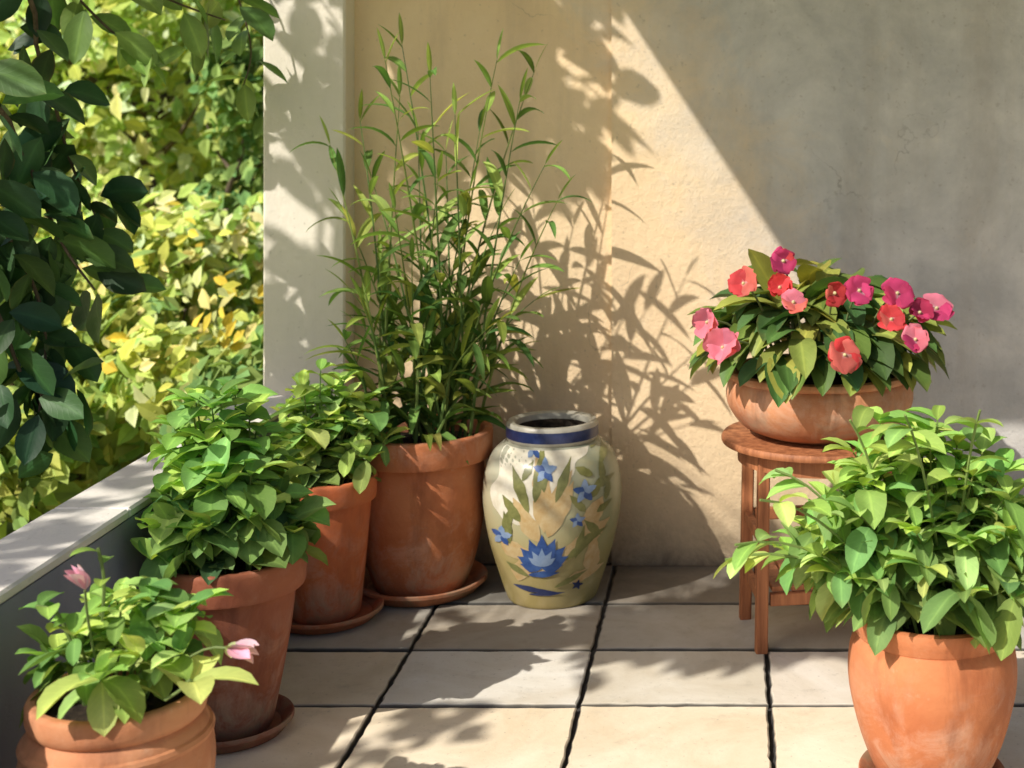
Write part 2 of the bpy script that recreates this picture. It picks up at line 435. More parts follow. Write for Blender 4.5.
tag(f.build('terrace_floor', [M['tile'], M['mortar']], smooth=False), kind='structure')
# house wall: ochre bay, then a bay standing 2 cm proud of it
wl = empty('plaster_wall', (0, WY, 0), 'tall weathered ochre plaster house wall behind the pots, shade painted grey at right', 'wall')
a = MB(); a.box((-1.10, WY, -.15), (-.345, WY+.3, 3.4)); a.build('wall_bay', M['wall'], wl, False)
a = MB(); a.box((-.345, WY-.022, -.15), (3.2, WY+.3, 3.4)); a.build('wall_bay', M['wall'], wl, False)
# pillar
pl = MB(); pl.origin = (-1.22, PILY, 0)
pl.box((-1.335, PILY, -.15), (-1.1, PILY+.4, 3.4), bev=.006)
tag(pl.build('pillar', M['pillar'], smooth=False), 'smooth cream plaster pillar rising at the far end of the low parapet', 'pillar')
# parapet
pr = empty('parapet', ((PX+PX2)/2, 2, 0), 'low grey parapet with pale flat ledge beside the left pots', 'parapet')
a = MB(); a.box((PX2+.004, -.6, -.15), (PX, PILY-.003, LZ-.0225)); a.build('wall_body', M['parapet'], pr, False)
a = MB()
for k in range(4):
    a.box((PX2, -.6+k*1.15, LZ-.022), (PX+.001, -.6+(k+1)*1.15-.003 if k < 3 else PILY-.003, LZ), bev=.005)
a.build('coping', M['coping'], pr, False)
# added roof overhead (out of frame): its left edge draws the slanting shade on the wall
rf = empty('shade_blocker', (.6, 3.4, 2.7), 'added out-of-view timber roof over the right half of the terrace', 'blocker')
S0 = S/(-S.z)
def up_blocker(p): return p-S0*(2.7-p.z)
ea, eb = up_blocker(P(617, 0, WY-.022)), up_blocker(P(790, 262, WY-.022))
def edge_x(y): return ea.x+(y-ea.y)*(eb.x-ea.x)/(eb.y-ea.y)
a = MB(); y0, y1 = 2.24, WY-.025
vs = [(edge_x(y0), y0, 2.7), (3.2, y0, 2.7), (3.2, y1, 2.7), (edge_x(y1), y1, 2.7)]
vs += [(x, y, 2.76) for x, y, z in vs]
a.add(vs, [(0,3,2,1),(4,5,6,7),(0,1,5,4),(1,2,6,5),(2,3,7,6),(3,0,4,7)]); a.build('blocker_slab', M['blocker'], rf, False)
for k in range(6):
    x = -.8+k*.7; a = MB(); a.box((x, y0+.04, 2.60), (x+.06, y1, 2.698)); a.build('blocker_bar', M['wood'], rf, False)

# ------------------------------------------------------------------ pots
def saucer(c, r, h, mat, label):
    m = MB(); m.origin = c
    m.lathe([(.0, .0), (r*.80, 0), (r*.86, .004), (r*.97, h*.72), (r, h*.8), (r*1.0, h), (r*.985, h+.003), (r*.93, h), (r*.80, .012), (.0, .011)], c, wob=.004)
    return tag(m.build('saucer', mat), label, 'saucer', 'terracotta saucers')
def pot(root, c, body, rim, mat, soil_z, soil_r, wob=.004):
    m = MB(); m.lathe([(.0, body[0][1])]+spline(body, 8), c, wob=wob)
    p = m.build('pot', mat, root)
    m = MB(); m.lathe(rim+[rim[0]], c, wob=wob); m.build('rim', mat, p, sharp=50)
    m = MB(); rings = 7; n = 40; vs = [(c[0], c[1], c[2]+soil_z+.012)]; fs = []
    for i in range(1, rings+1):
        for k in range(n):
            a_ = 2*PI*k/n; r = soil_r*i/rings
            vs.append((c[0]+r*math.cos(a_), c[1]+r*math.sin(a_), c[2]+soil_z+(.014*(1-(i/rings)**2))+R.uniform(-.005, .005)))
    for k in range(n): fs.append((0, 1+k, 1+(k+1) % n))
    for i in range(rings-1):
        for k in range(n):
            a_, b_ = 1+i*n+k, 1+i*n+(k+1) % n; fs.append((a_, a_+n, b_+n, b_))
    m.add(vs, fs); m.build('soil', M['soil'], root)
    return p

def bush(root, c, n, rx, ry, hgt, r0, L, W, pal, nodes, shape, lean=(0, 0, 0), droop=.8, xmin=None, flat=.55, stemcol=(.16, .22, .06), dark=.55, mat='leaf', rmin=.0, zlow=0.0, tmin=.3):
    c = Vector(c)
    for i in range(n):
        a = 2.39996*i+R.uniform(-.35, .35); rho = math.sqrt(rmin+(1-rmin)*(i+.5)/n)
        s0 = c+Vector((math.cos(a)*r0*rho, math.sin(a)*r0*rho, 0))
        tip = c+Vector((math.cos(a)*rho*rx, math.sin(a)*rho*ry, hgt*(1-flat*rho*rho)*R.uniform(.78, 1.14)+zlow*rho))+Vector(lean)*R.uniform(.5, 1.2)
        if xmin is not None and tip.x < xmin: tip.x = xmin+R.uniform(0, .04)
        ctl = s0.lerp(tip, .45)+Vector((0, 0, hgt*.28))
        pts = bez(s0, ctl, tip, 9)
        st = MB(); st.tube(pts, [.0034-.0002*k for k in range(10)], 5, vary(stemcol))
        so = st.build('stem', M['stem'], root)
        lv = MB(); phase = R.uniform(0, PI)
        for k in range(nodes):
            t = tmin+(1-tmin)*(k+.6)/nodes
            q = min(int(t*9), 8); pos = pts[q].lerp(pts[q+1], t*9-q); tan = (pts[q+1]-pts[q]).normalized()
            u = tan.orthogonal().normalized()
            for sgn in (0, PI):
                if R.random() < .1: continue
                d = Matrix.Rotation(phase+k*PI/2+sgn+R.uniform(-.35, .35), 3, tan) @ u
                d = d+tan*R.uniform(.15, .6)+Vector((0, 0, R.uniform(-.15, .3)))
                sz = R.uniform(.5, 1.2)*(1.0-.22*t)
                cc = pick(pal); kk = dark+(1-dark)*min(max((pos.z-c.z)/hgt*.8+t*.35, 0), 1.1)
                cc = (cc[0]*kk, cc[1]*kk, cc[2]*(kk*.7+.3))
                if xmin is not None and pos.x+d.normalized().x*L*sz < xmin and pos.z < LZ+.02: d.x = abs(d.x)
                leaf(lv, pos, d, L*sz, W*sz*R.uniform(.85, 1.15), droop*R.uniform(.5, 1.4), cc, R.uniform(-.4, .4), R.uniform(.15, .45), shape, 6, .5)
        for k in range(3):
            d = Matrix.Rotation(R.uniform(0, 6), 3, UP) @ Vector((1, 0, R.uniform(.4, 1.2)))
            cc = pick(pal); leaf(lv, pts[-1], d, L*R.uniform(.4, .7), W*R.uniform(.4, .65), droop*.6, (cc[0]*1.12, cc[1]*1.1, cc[2]), 0, .4, shape, 5)
        lv.build('leaves', M[mat], so, sharp=None)

def std_rim(r, z0, z1, th=.02):
    return [(r*.90, z0), (r*.985, z0+.003), (r*1.0, z0+.010), (r*1.012, z1-.010), (r*1.008, z1-.003), (r*.99, z1), (r*1.0-th*.8, z1), (r-th, z1-.004), (r-th*1.1, z1-.03), (r-th*1.2, z0)]

# --- D: tall reedy plant, centre
cD = Vector((-.848, 3.84, 0))
saucer(cD, .180, .036, M['terra'], 'terracotta saucer under the pot of tall reedy stalks')
D = empty('potted_plant', cD+Vector((0, 0, .012)), 'tall slender reedy plant in an orange terracotta pot against the wall', 'potted plant', 'plants in terracotta pots')
pot(D, cD+Vector((0, 0, .012)), [(.100, 0), (.122, .006), (.146, .07), (.166, .16), (.175, .25), (.173, .31), (.168, .36)], std_rim(.194, .352, .428, .022), M['terra'], .385, .172)
bD = cD+Vector((0, 0, .40))
palD = [tuple(x*1.25 for x in c_) for c_ in [(.15, .25, .05), (.11, .21, .05), (.21, .32, .07), (.32, .40, .10), (.08, .16, .04)]]
tips = [(362, 300), (402, 300), (434, 320), (486, 330), (512, 350), (345, 340), (330, 145), (345, 215), (360, 120), (385, 60), (400, 95), (402, 45), (418, 130), (430, 75), (446, 150), (455, 115), (470, 190), (480, 130), (497, 60), (520, 100), (535, 70), (545, 165), (558, 200), (372, 180), (395, 210), (425, 220), (452, 240), (500, 215), (520, 260), (350, 290), (535, 300), (412, 260), (470, 280), (380, 260), (438, 180), (365, 330), (500, 320)]
for i, (px, py) in enumerate(tips):
    Yt = 3.80+R.uniform(-.22, .10)
    tip = P(px, py, Yt)
    a = R.uniform(0, 2*PI); r = .10*math.sqrt(R.random())
    s0 = bD+Vector((r*math.cos(a)+(tip.x-bD.x)*.25, r*math.sin(a), 0))
    ctl = s0.lerp(tip, .5); ctl.x = s0.x+(tip.x-s0.x)*R.uniform(.3, .45); ctl.z += .06
    n = 14; pts = bez(s0, ctl, tip, n)
    st = MB(); st.tube(pts, [.0052-.0003*k for k in range(n+1)], 5, vary((.13, .20, .05)))
    so = st.build('stalk', M['stem'], D); lv = MB()
    Ls = (tip-s0).length; nl = max(7, int(Ls/.072)); ph = R.uniform(0, 6)
    for k in range(nl):
        t = .06+.94*k/(nl-1)*.99
        q = min(int(t*n), n-1); pos = pts[q].lerp(pts[q+1], t*n-q); tan = (pts[q+1]-pts[q]).normalized()
        u = tan.orthogonal().normalized()
        d = Matrix.Rotation(ph+k*2.4+R.uniform(-.4, .4), 3, tan) @ u
        d = d*R.uniform(.45, .9)+tan*R.uniform(.6, 1.1)
        if pos.y+d.y*.15 > WY-.04: d.y = -abs(d.y)
        sz = R.uniform(.12, .22)*(1.12-.40*t)
        cc = pick(palD); kk = .82+.32*t
        leaf(lv, pos, d, sz, R.uniform(.022, .036)*(1.2-.45*t), R.uniform(.3, 1.6), (cc[0]*kk, cc[1]*kk, cc[2]*kk), R.uniform(-.5, .5), .35, 'blade', 7)
    cc = pick(palD[2:4]); leaf(lv, pts[-1], pts[-1]-pts[-2], .09, .014, .4, cc, 0, .3, 'blade', 6)
    lv.build('leaves', M['leaf'], so, sharp=None)
# arching blades over the rim
for px, py in [(440, 455), (345, 370), (335, 300), (430, 470), (375, 395)]:
    tip = P(px, py, 3.62); s0 = bD+Vector(((tip.x-bD.x)*.4, -.08, 0)); d = (tip-s0); d.z = .5*abs(d.x)+.25
    lv = MB(); cc = pick([(.26, .36, .08), (.30, .34, .10), (.2, .3, .06)])
    leaf(lv, s0, d, (tip-s0).length*1.25, .028, 2.0, cc, 0, .3, 'blade', 12)
    lv.build('blade', M['leaf'], D, sharp=None)

# --- E: painted jar
cE = Vector((-.482, 3.80, 0))
body = spline([(.118, .0), (.124, .012), (.140, .06), (.170, .16), (.186, .26), (.183, .33), (.165, .385), (.135, .415), (.119, .424)], 8)
full = [(0, 0)]+body+[(.122, .427), (.124, .433), (.1235, .468), (.119, .474), (.108, .475), (.100, .470), (.098, .455), (.10, .42), (.13, .36), (.12, .10), (0, .05)]
nb = len(body)
def rz(z):
    for (r0, z0), (r1, z1) in zip(body, body[1:]):
        if z0 <= z <= z1: return r0+(r1-r0)*(z-z0)/max(z1-z0, 1e-6)
    return body[-1][0]
j = MB(); j.origin = cE
def jm(i):
    if i < nb: return 0
    if i == nb or i == nb+1: return 7
    if i == nb+2: return 1
    return 7
prof2 = []
for k, (r, z) in enumerate(full): prof2.append((r, z))
# split the collar so the navy band sits between pale lines
ix = nb+2
prof2[ix+1:ix+1] = [(.1246, .4345), (.1246, .463)]
def jm2(i):
    z = (prof2[i][1]+prof2[min(i+1, len(prof2)-1)][1])/2
    if i < nb: return 0
    if prof2[i][0] > .124 and .434 <= prof2[i][1] and prof2[i+1][1] <= .4635: return 1
    if prof2[i][0] < .105 and z < .46: return 8
    return 7
j.lathe(prof2, cE, 96, mif=jm2)
fa = math.atan2(-cE.y, -cE.x)
def onjar(px, py, off=.0016):
    Yf = 3.64
    z = min(max(1.3-(py-VY)*Yf/F, .004), .42); r = rz(z)
    dx = (px-553)*3.72/F
    th = fa+math.asin(max(-.98, min(.98, dx/r)))
    return (cE.x+(r+off)*math.cos(th), cE.y+(r+off)*math.sin(th), z)
def stroke(px, py, ang, L, W, mi, off=.0016, sq=1.0, nu=14, nv=6):
    ca, sa = math.cos(math.radians(ang)), -math.sin(math.radians(ang))
    vs = []
    for i in range(nu+1):
        t = i/nu; wv = max(.03, (math.sin(PI*min(t**.8, 1)))**sq)*W*.5*(1+.12*math.sin(9*t+px)+.06*math.sin(23*t+py))
        for k in range(nv+1):
            u = (k/nv*2-1)*wv
            vs.append(onjar(px+ca*L*t-sa*u, py+sa*L*t+ca*u, off))
    fs = [(i*(nv+1)+k, i*(nv+1)+k+1, (i+1)*(nv+1)+k+1, (i+1)*(nv+1)+k) for i in range(nu) for k in range(nv)]
    j.add(vs, [fc[::-1] for fc in fs], (1, 1, 1), mi)
# sun patch on the jar, painted on as white strokes
stroke(505, 520, 58, 118, 66, 6, .0008, .55, 30, 14)
stroke(549, 470, 68, 62, 60, 6, .0010, .6, 24, 12)
# ochre and olive foliage bouquet
for (x, y, an, L, W_) in [(540, 540, 120, 50, 17), (545, 530, 90, 62, 20), (548, 535, 65, 60, 17), (535, 560, 150, 38, 16), (560, 560, 40, 45, 15), (545, 500, 100, 44, 15), (552, 505, 60, 40, 13), (520, 560, 130, 30, 14), (575, 545, 30, 40, 18), (590, 580, 85, 42, 16), (530, 575, 20, 40, 15), (520, 585, 80, 30, 16), (585, 530, 60, 34, 20), (565, 585, 15, 40, 13)]:
    stroke(x, y, an, L, W_, 5, .0014)
for (x, y, an, L, W_) in [(530, 510, 110, 46, 11), (536, 500, 80, 52, 11), (545, 490, 95, 40, 10), (522, 520, 125, 30, 10), (556, 500, 70, 44, 9), (512, 545, 100, 34, 9), (505, 540, 75, 40, 8), (565, 560, 35, 40, 8), (575, 545, 20, 34, 8), (590, 500, 60, 24, 9), (594, 490, 20, 22, 8), (592, 478, 150, 20, 8), (600, 470, 70, 22, 8), (603, 485, 100, 22, 7), (585, 512, 130, 24, 8), (596, 515, 30, 18, 7), (605, 505, 80, 20, 7), (575, 560, 75, 36, 7), (555, 590, 25, 36, 6), (530, 578, 150, 26, 7), (600, 540, 130, 26, 8), (524, 480, 60, 22, 7), (590, 455, 45, 20, 7), (602, 450, 120, 18, 7)]:
    stroke(x, y, an, L, W_, 4, .0020)
# large blue bloom with pointed petals
for an, L in [(90, 36), (68, 34), (112, 33), (45, 32), (135, 29), (25, 28), (155, 26), (8, 20), (172, 21)]:
    stroke(543, 568, an, L, 12, 2, .0026+.0002*(an % 5))
for an, L in [(90, 20), (60, 19), (120, 19), (35, 16), (145, 16)]: stroke(543, 566, an, L, 6, 3, .0036)
stroke(530, 576, 5, 30, 7, 2, .003)
# small blue blossoms
for cx, cy, rr in [(546, 470, 12), (584, 492, 12), (504, 538, 11), (535, 452, 9), (577, 520, 8)]:
    for k in range(5): stroke(cx, cy, 90+72*k, rr, rr*.62, 2 if k % 2 else 3, .0028+.0001*k)
# base strokes
stroke(515, 590, -8, 46, 6, 1, .002); stroke(530, 598, 3, 36, 4, 1, .002)
for k in range(5): stroke(577, 590, 72*k, 6, 3, 1, .0024)
E = tag(j.build('ceramic_jar', [M['glaze'], M['g_navy'], M['g_blue'], M['g_light'], M['g_green'], M['g_ochre'], M['g_sunpatch'], M['g_grey'], M['soil']], sharp=45),
        'cream glazed ceramic jar painted with blue flowers and olive leaves, navy band round its neck', 'jar')

# --- C: red pot behind
cC = Vector((-1.058, 3.62, 0))
saucer(cC+Vector((.01, 0, 0)), .148, .03, M['terra_red'], 'terracotta saucer under the red pot nearest the pillar')
C_ = empty('potted_plant', cC+Vector((0, 0, .012)), 'pale green bushy herb in a red terracotta pot, behind the brown pot', 'potted plant', 'plants in terracotta pots')
pot(C_, cC+Vector((.01, 0, .012)), [(.075, 0), (.090, .006), (.098, .08), (.108, .18), (.116, .27), (.119, .31)], std_rim(.131, .295, .358, .016), M['terra_red'], .325, .112)
palC = [tuple(x*1.611 for x in c_) for c_ in [(.27, .40, .09), (.34, .47, .13), (.20, .32, .08), (.40, .50, .17)]]
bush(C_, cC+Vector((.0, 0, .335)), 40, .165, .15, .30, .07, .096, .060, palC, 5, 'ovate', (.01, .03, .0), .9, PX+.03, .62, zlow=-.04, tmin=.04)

# --- B: brown pot with dense bush
cB = Vector((-1.056, 2.95, 0))
saucer(cB, .132, .032, M['terra_brown'], 'brown saucer under the brown pot with the dense bush')
B_ = empty('potted_plant', cB+Vector((0, 0, .012)), 'dense dark green rounded-leaf bush in a brown terracotta pot with saucer', 'potted plant', 'plants in terracotta pots')
pot(B_, cB+Vector((0, 0, .012)), [(.074, 0), (.088, .006), (.104, .08), (.122, .18), (.133, .26), (.136, .31)], std_rim(.157, .296, .365, .018), M['terra_brown'], .335, .136)
palB = [tuple(x*1.814 for x in c_) for c_ in [(.17, .30, .07), (.24, .39, .09), (.12, .23, .07), (.33, .47, .13), (.19, .33, .09)]]
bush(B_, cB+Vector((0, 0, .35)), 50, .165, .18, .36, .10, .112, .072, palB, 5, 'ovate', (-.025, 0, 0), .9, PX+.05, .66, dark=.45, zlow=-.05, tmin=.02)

# --- A: front-left bulbous pot
cA = Vector((-1.005, 2.30, 0))
A_ = empty('potted_plant', cA, 'sparse broad-leaved plant with pink buds in the round-bellied pot beside the ledge', 'potted plant', 'plants in terracotta pots')
pot(A_, cA, [(.085, 0), (.10, .008), (.130, .10), (.148, .20), (.150, .25), (.141, .295), (.128, .312)], [(.120, .308), (.128, .311), (.136, .318), (.139, .328), (.139, .350), (.136, .356), (.130, .358), (.122, .357), (.118, .350), (.116, .33), (.114, .308)], M['terra_pale'], .325, .117)
a = MB(); a.lathe([(.1445, .276), (.149, .279), (.150, .285), (.147, .291), (.140, .294)], cA); a.build('moulding', M['terra_pale'], A_)
palA = [tuple(x*1.473 for x in c_) for c_ in [(.25, .40, .09), (.34, .49, .13), (.16, .29, .075), (.42, .54, .18)]]
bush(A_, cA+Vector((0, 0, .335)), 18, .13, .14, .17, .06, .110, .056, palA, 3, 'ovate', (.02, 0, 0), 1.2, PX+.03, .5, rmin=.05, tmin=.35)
def shoot(root, px0, pts_px, Y, leaves_n, pal, L, W):
    pts = [P(x, y, Y) for x, y in pts_px]; pts = [Vector(q) for q in spline([tuple(q) for q in pts], 5)]
    st = MB(); st.tube(pts, .0028, 5, (.15, .21, .06)); so = st.build('stem', M['stem'], root); lv = MB()
    for k in range(leaves_n):
        t = .45+.55*k/max(leaves_n-1, 1); i = min(int(t*(len(pts)-1)), len(pts)-2)
        d = Matrix.Rotation(k*2.6+R.uniform(-.3, .3), 3, UP) @ Vector((1, 0, .6))
        leaf(lv, pts[i], d, L*R.uniform(.7, 1.1), W, .9, pick(pal), 0, .3, 'ovate', 6)
    lv.build('leaves', M['leaf'], so, sharp=None)
    return pts[-1]
shoot(A_, 0, [(110, 690), (103, 630), (104, 580), (98, 548)], 2.28, 5, palA, .05, .025)
shoot(A_, 0, [(95, 690), (70, 640), (56, 612), (36, 606)], 2.26, 4, palA, .075, .035)
shoot(A_, 0, [(150, 690), (152, 630), (150, 600), (146, 585)], 2.33, 8, palA, .07, .04)
shoot(A_, 0, [(160, 690), (175, 640), (180, 615), (190, 605)], 2.30, 7, palA, .085, .045)
shoot(A_, 0, [(165, 700), (180, 690), (190, 680), (192, 690)], 2.2, 4, palA, .12, .055)
pinkpal = [(.95, .50, .72), (.95, .68, .82)]
def bud(root, tip, stem_pts, axis, size, n, cols):
    m = MB()
    for k in range(n):
        d = Matrix.Rotation(2*PI*k/n, 3, axis) @ (axis*1.0+axis.orthogonal().normalized()*.30)
        leaf(m, tip, d, size, size*.55, -.2, vary(R.choice(cols), .15, .03), R.uniform(-.5, .5), .6, 'ovate', 6, 0, 1.0)
    o = m.build('flower', M['petal'], root, sharp=None)
    s = MB(); s.tube(stem_pts, .0022, 5, (.17, .22, .08)); s.build('flower_stalk', M['stem'], o)
tp = P(85, 590, 2.18); bud(A_, tp, bez(P(105, 690, 2.28), P(88, 640, 2.2), tp, 6), Vector((-.35, -.45, .8)).normalized(), .046, 6, pinkpal)
tp = P(228, 648, 2.22); bud(A_, tp, bez(P(160, 695, 2.28), P(190, 640, 2.24), tp, 6), Vector((1, -.2, -.25)).normalized(), .05, 5, pinkpal)
a = MB()
for k in range(4): leaf(a, P(226, 648, 2.22), Matrix.Rotation(PI/2*k, 3, Vector((1, -.2, -.25)).normalized()) @ Vector((.9, .3, .1)), .022, .016, 0, (.62, .68, .35), 0, .6, 'ovate', 5)
a.build('sepals', M['petal'], A_, sharp=None)

# --- G: right front pot
cG = Vector((.392, 2.72, 0))
saucer(cG, .142, .03, M['terra'], 'terracotta saucer under the round pot of the big pale green bush')
G_ = empty('potted_plant', cG+Vector((0, 0, .012)), 'wide light green leafy bush spilling over a round terracotta pot below the stand', 'potted plant', 'plants in terracotta pots')
pot(G_, cG+Vector((0, 0, .012)), [(.085, 0), (.102, .008), (.136, .085), (.157, .165), (.1625, .215), (.158, .262), (.143, .290)], [(.136, .278), (.144, .282), (.150, .290), (.150, .296), (.154, .302), (.158, .322), (.157, .328), (.150, .331), (.142, .330), (.138, .324), (.136, .30), (.133, .278)], M['terra'], .298, .136)
palG = [tuple(x*1.265 for x in c_) for c_ in [(.29, .46, .11), (.37, .54, .14), (.21, .38, .09), (.44, .58, .18), (.26, .42, .12)]]
bush(G_, cG+Vector((0, 0, .305)), 66, .28, .22, .36, .10, .130, .062, palG, 5, 'ovate', (-.02, .03, .0), 1.15, None, .66, dark=.42, zlow=.0, tmin=.12)
for px, py in [(735, 545), (725, 560), (760, 500), (775, 470), (850, 420), (980, 410), (1015, 560), (905, 415)]:
    tip = P(px, py, 2.62+R.uniform(-.12, .1)); s0 = cG+Vector((-.05+.08*(px > 900), -.03, .31))
    pts = bez(s0, s0.lerp(tip, .5)+Vector((0, 0, .12)), tip, 8)
    st = MB(); st.tube(pts, .0026, 5, (.2, .28, .08)); so = st.build('stem', M['stem'], G_); lv = MB()
    for k in range(7):
        q = 3+min(int(k*.8), 4); d = (pts[min(q+1, 8)]-pts[q-1]).normalized()*.7+rnd_perp(UP)*.8
        leaf(lv, pts[q], d, .085*R.uniform(.6, 1.1), .04, 1.1, pick(palG), R.uniform(-.3, .3), .3, 'ovate', 6)
    lv.build('leaves', M['leaf'], so, sharp=None)

# --- F: plant stand, bowl of flowers
cF = Vector((.225, 3.53, 0)); TH = math.radians(9); ZS = .498
T = empty('plant_stand', cF, 'reddish wooden four-legged plant stand with round top under the flower bowl', 'plant stand')
def loc(x, y, z): return Vector((cF.x+x*math.cos(TH)-y*math.sin(TH), cF.y+x*math.sin(TH)+y*math.cos(TH), z))
LX, LY = .166, .112
for sx in (-1, 1):
    for sy in (-1, 1):
        m = MB(); m.bar(loc(sx*(LX+.004), sy*(LY+.004), 0), loc(sx*(LX-.004), sy*(LY-.004), ZS-.019), .029, .029, up=Vector((math.cos(TH), math.sin(TH), 0)))
        m.build('leg', M['wood'], T)
m = MB(); m.lathe([(0, ZS-.018), (.238, ZS-.018), (.245, ZS-.016), (.247, ZS-.012), (.247, ZS-.006), (.243, ZS), (.0, ZS)], cF, 96); m.build('top', M['wood'], T)
m = MB(); m.lathe([(.188, ZS-.062), (.206, ZS-.062), (.206, ZS-.0185), (.188, ZS-.0185), (.188, ZS-.062)], cF, 64); m.build('apron', M['wood'], T)
for z in (.125, .27):
    for sy in (-1, 1):
        if z > .2 and sy < 0: continue
        m = MB(); m.bar(loc(-LX+.019, sy*LY, z), loc(LX-.019, sy*LY, z), .018, .030); m.build('stretcher', M['wood'], T)
    for sx in (-1, 1):
        m = MB(); m.bar(loc(sx*LX, -LY+.019, z), loc(sx*LX, LY-.019, z), .018, .026); m.build('stretcher', M['wood'], T)
for k in range(6):
    x = -LX+.045+k*(2*LX-.09)/5
    m = MB(); m.bar(loc(x, -LY+.002, .148), loc(x, LY-.002, .148), .042, .012); m.build('shelf_slat', M['wood'], T)
zb = ZS+.001
cb = Vector((cF.x, cF.y, zb))
Bo = empty('potted_plant', cb, 'red and magenta flowering plant in a wide shallow terracotta bowl on the wooden stand', 'potted plant', 'plants in terracotta pots')
pot(Bo, cb, [(.13, 0), (.15, .006), (.196, .028), (.226, .066), (.235, .098), (.230, .130), (.220, .144)], [(.214, .138), (.224, .141), (.232, .146), (.235, .153), (.233, .160), (.226, .163), (.214, .162), (.208, .155), (.204, .138)], M['terra_pale'], .140, .203)
palF = [tuple(x*1.15 for x in c_) for c_ in [(.09, .17, .04), (.14, .23, .05), (.06, .13, .04), (.20, .27, .06), (.30, .33, .07)]]
bF = cb+Vector((0, 0, .148))
for i in range(46):
    a = 2.39996*i; rho = math.sqrt((i+.5)/46)
    s0 = bF+Vector((math.cos(a)*.15*rho, math.sin(a)*.15*rho, 0))
    tip = bF+Vector((math.cos(a)*rho*.225, math.sin(a)*rho*.21, .255*(1-.78*rho**2.2)*R.uniform(.75, 1.05)))
    pts = bez(s0, s0.lerp(tip, .5)+Vector((0, 0, .08)), tip, 7)
    st = MB(); st.tube(pts, .0036, 5, vary((.12, .16, .06))); so = st.build('stem', M['stem'], Bo); lv = MB()
    for k in range(5):
        q = R.choice((4, 5, 6, 7)) if k else 7
        d = Vector((math.cos(a), math.sin(a), 0))*(.4+rho)+rnd_perp(UP)*.8+Vector((0, 0, .35))
        cc = pick(palF); kk = .55+.5*q/7
        d = d.normalized()
        LL = R.uniform(.12, .19)
        if pts[q].y+d.y*LL > WY-.05: d.y = -.2
        leaf(lv, pts[q], d, LL, LL*R.uniform(.36, .46), R.uniform(.8, 1.8), (cc[0]*kk, cc[1]*kk, cc[2]*kk), R.uniform(-.35, .35), .3, 'lance', 7, .5)
    lv.build('leaves', M['leaf_dark'], so, sharp=None)
red, coral, mag, pink = (.74, .075, .085), (.84, .20, .17), (.66, .065, .19), (.84, .24, .33)
fl = [(783, 261, mag, red), (744, 284, red, coral), (780, 288, red, red), (793, 303, coral, pink), (834, 293, red, coral), (859, 291, mag, mag), (897, 294, mag, mag), (919, 313, mag, mag), (936, 309, pink, mag), (891, 320, red, coral), (915, 340, mag, pink), (708, 322, pink, mag), (723, 348, pink, coral), (844, 355, coral, red)]
for i, (px, py, c1, c2) in enumerate(fl):
    v = (px-825)/125; Y = 3.53-.20*math.sqrt(max(0, 1-v*v))*min(1, .3+(py-255)/75)-.08-.05*(py > 330)
    ctr = P(px, py, Y); ax = (Vector((v*.7+R.uniform(-.5, .5), -1.0, .45+R.uniform(-.45, .5)))).normalized()
    m = MB(); sz = .036*R.uniform(.8, 1.2)
    u = ax.orthogonal().normalized(); ph = R.uniform(0, 6); cup = R.uniform(.05, .62); np_ = 5
    for k in range(np_):
        d = Matrix.Rotation(ph+2*PI*k/np_+R.uniform(-.2, .2), 3, ax) @ u
        side = ax.cross(d).normalized(); vs = []; cs = []; cc = vary(c1 if R.random() < .65 else c2, .28, .06)
        ln = sz*R.uniform(.85, 1.2); cu = cup*R.uniform(.6, 1.4); tw = R.uniform(-.35, .35); wd = R.uniform(.72, .92)
        NA, NB = 10, 9
        for a_ in range(NA+1):
            t = a_/NA; wv = wd*ln*(max(.0, math.sin(PI*(.05+.87*t)))**.62)
            for b_ in [q_/4-1 for q_ in range(NB)]:
                notch = .13*max(0, 1-abs(b_)*2.2)*t**5
                pp = ctr+d*ln*(t-.16*b_*b_*t-notch-.2*cu*t*t)+ax*ln*(cu*t**1.5-.5*max(0, t-.55)**1.3+.10*(1-b_*b_)*t+tw*b_*t*.3+k*.018+.035*t*math.sin(5*b_+7*t+k*2))+side*(b_*wv)
                kk = (.80+.25*t)*(1.04-.08*abs(b_))*(1-.10*(math.sin(b_*14)**2)*(1-t)); mixw = max(0, .20-t)*2.2
                vs.append(pp); cs.append(tuple(x*kk*(1-mixw)+.75*mixw for x in cc))
        m.add(vs, [(a_*NB+b_, a_*NB+b_+1, (a_+1)*NB+b_+1, (a_+1)*NB+b_) for a_ in range(NA) for b_ in range(NB-1)], cs)
    m.tube([ctr-ax*.003, ctr+ax*.004, ctr+ax*.009], [.0035, .0045, .002], 7, (.80, .74, .45))
    o = m.build('flower', M['petal'], Bo, sharp=None)
    s = MB(); base = bF+Vector(((ctr.x-bF.x)*.5, (ctr.y-bF.y)*.4, .03))
    s.tube(bez(base, base.lerp(ctr, .5)+Vector((0, .02, .07)), ctr, 6), .0028, 5, (.2, .24, .1)); s.build('flower_stalk', M['stem'], o)

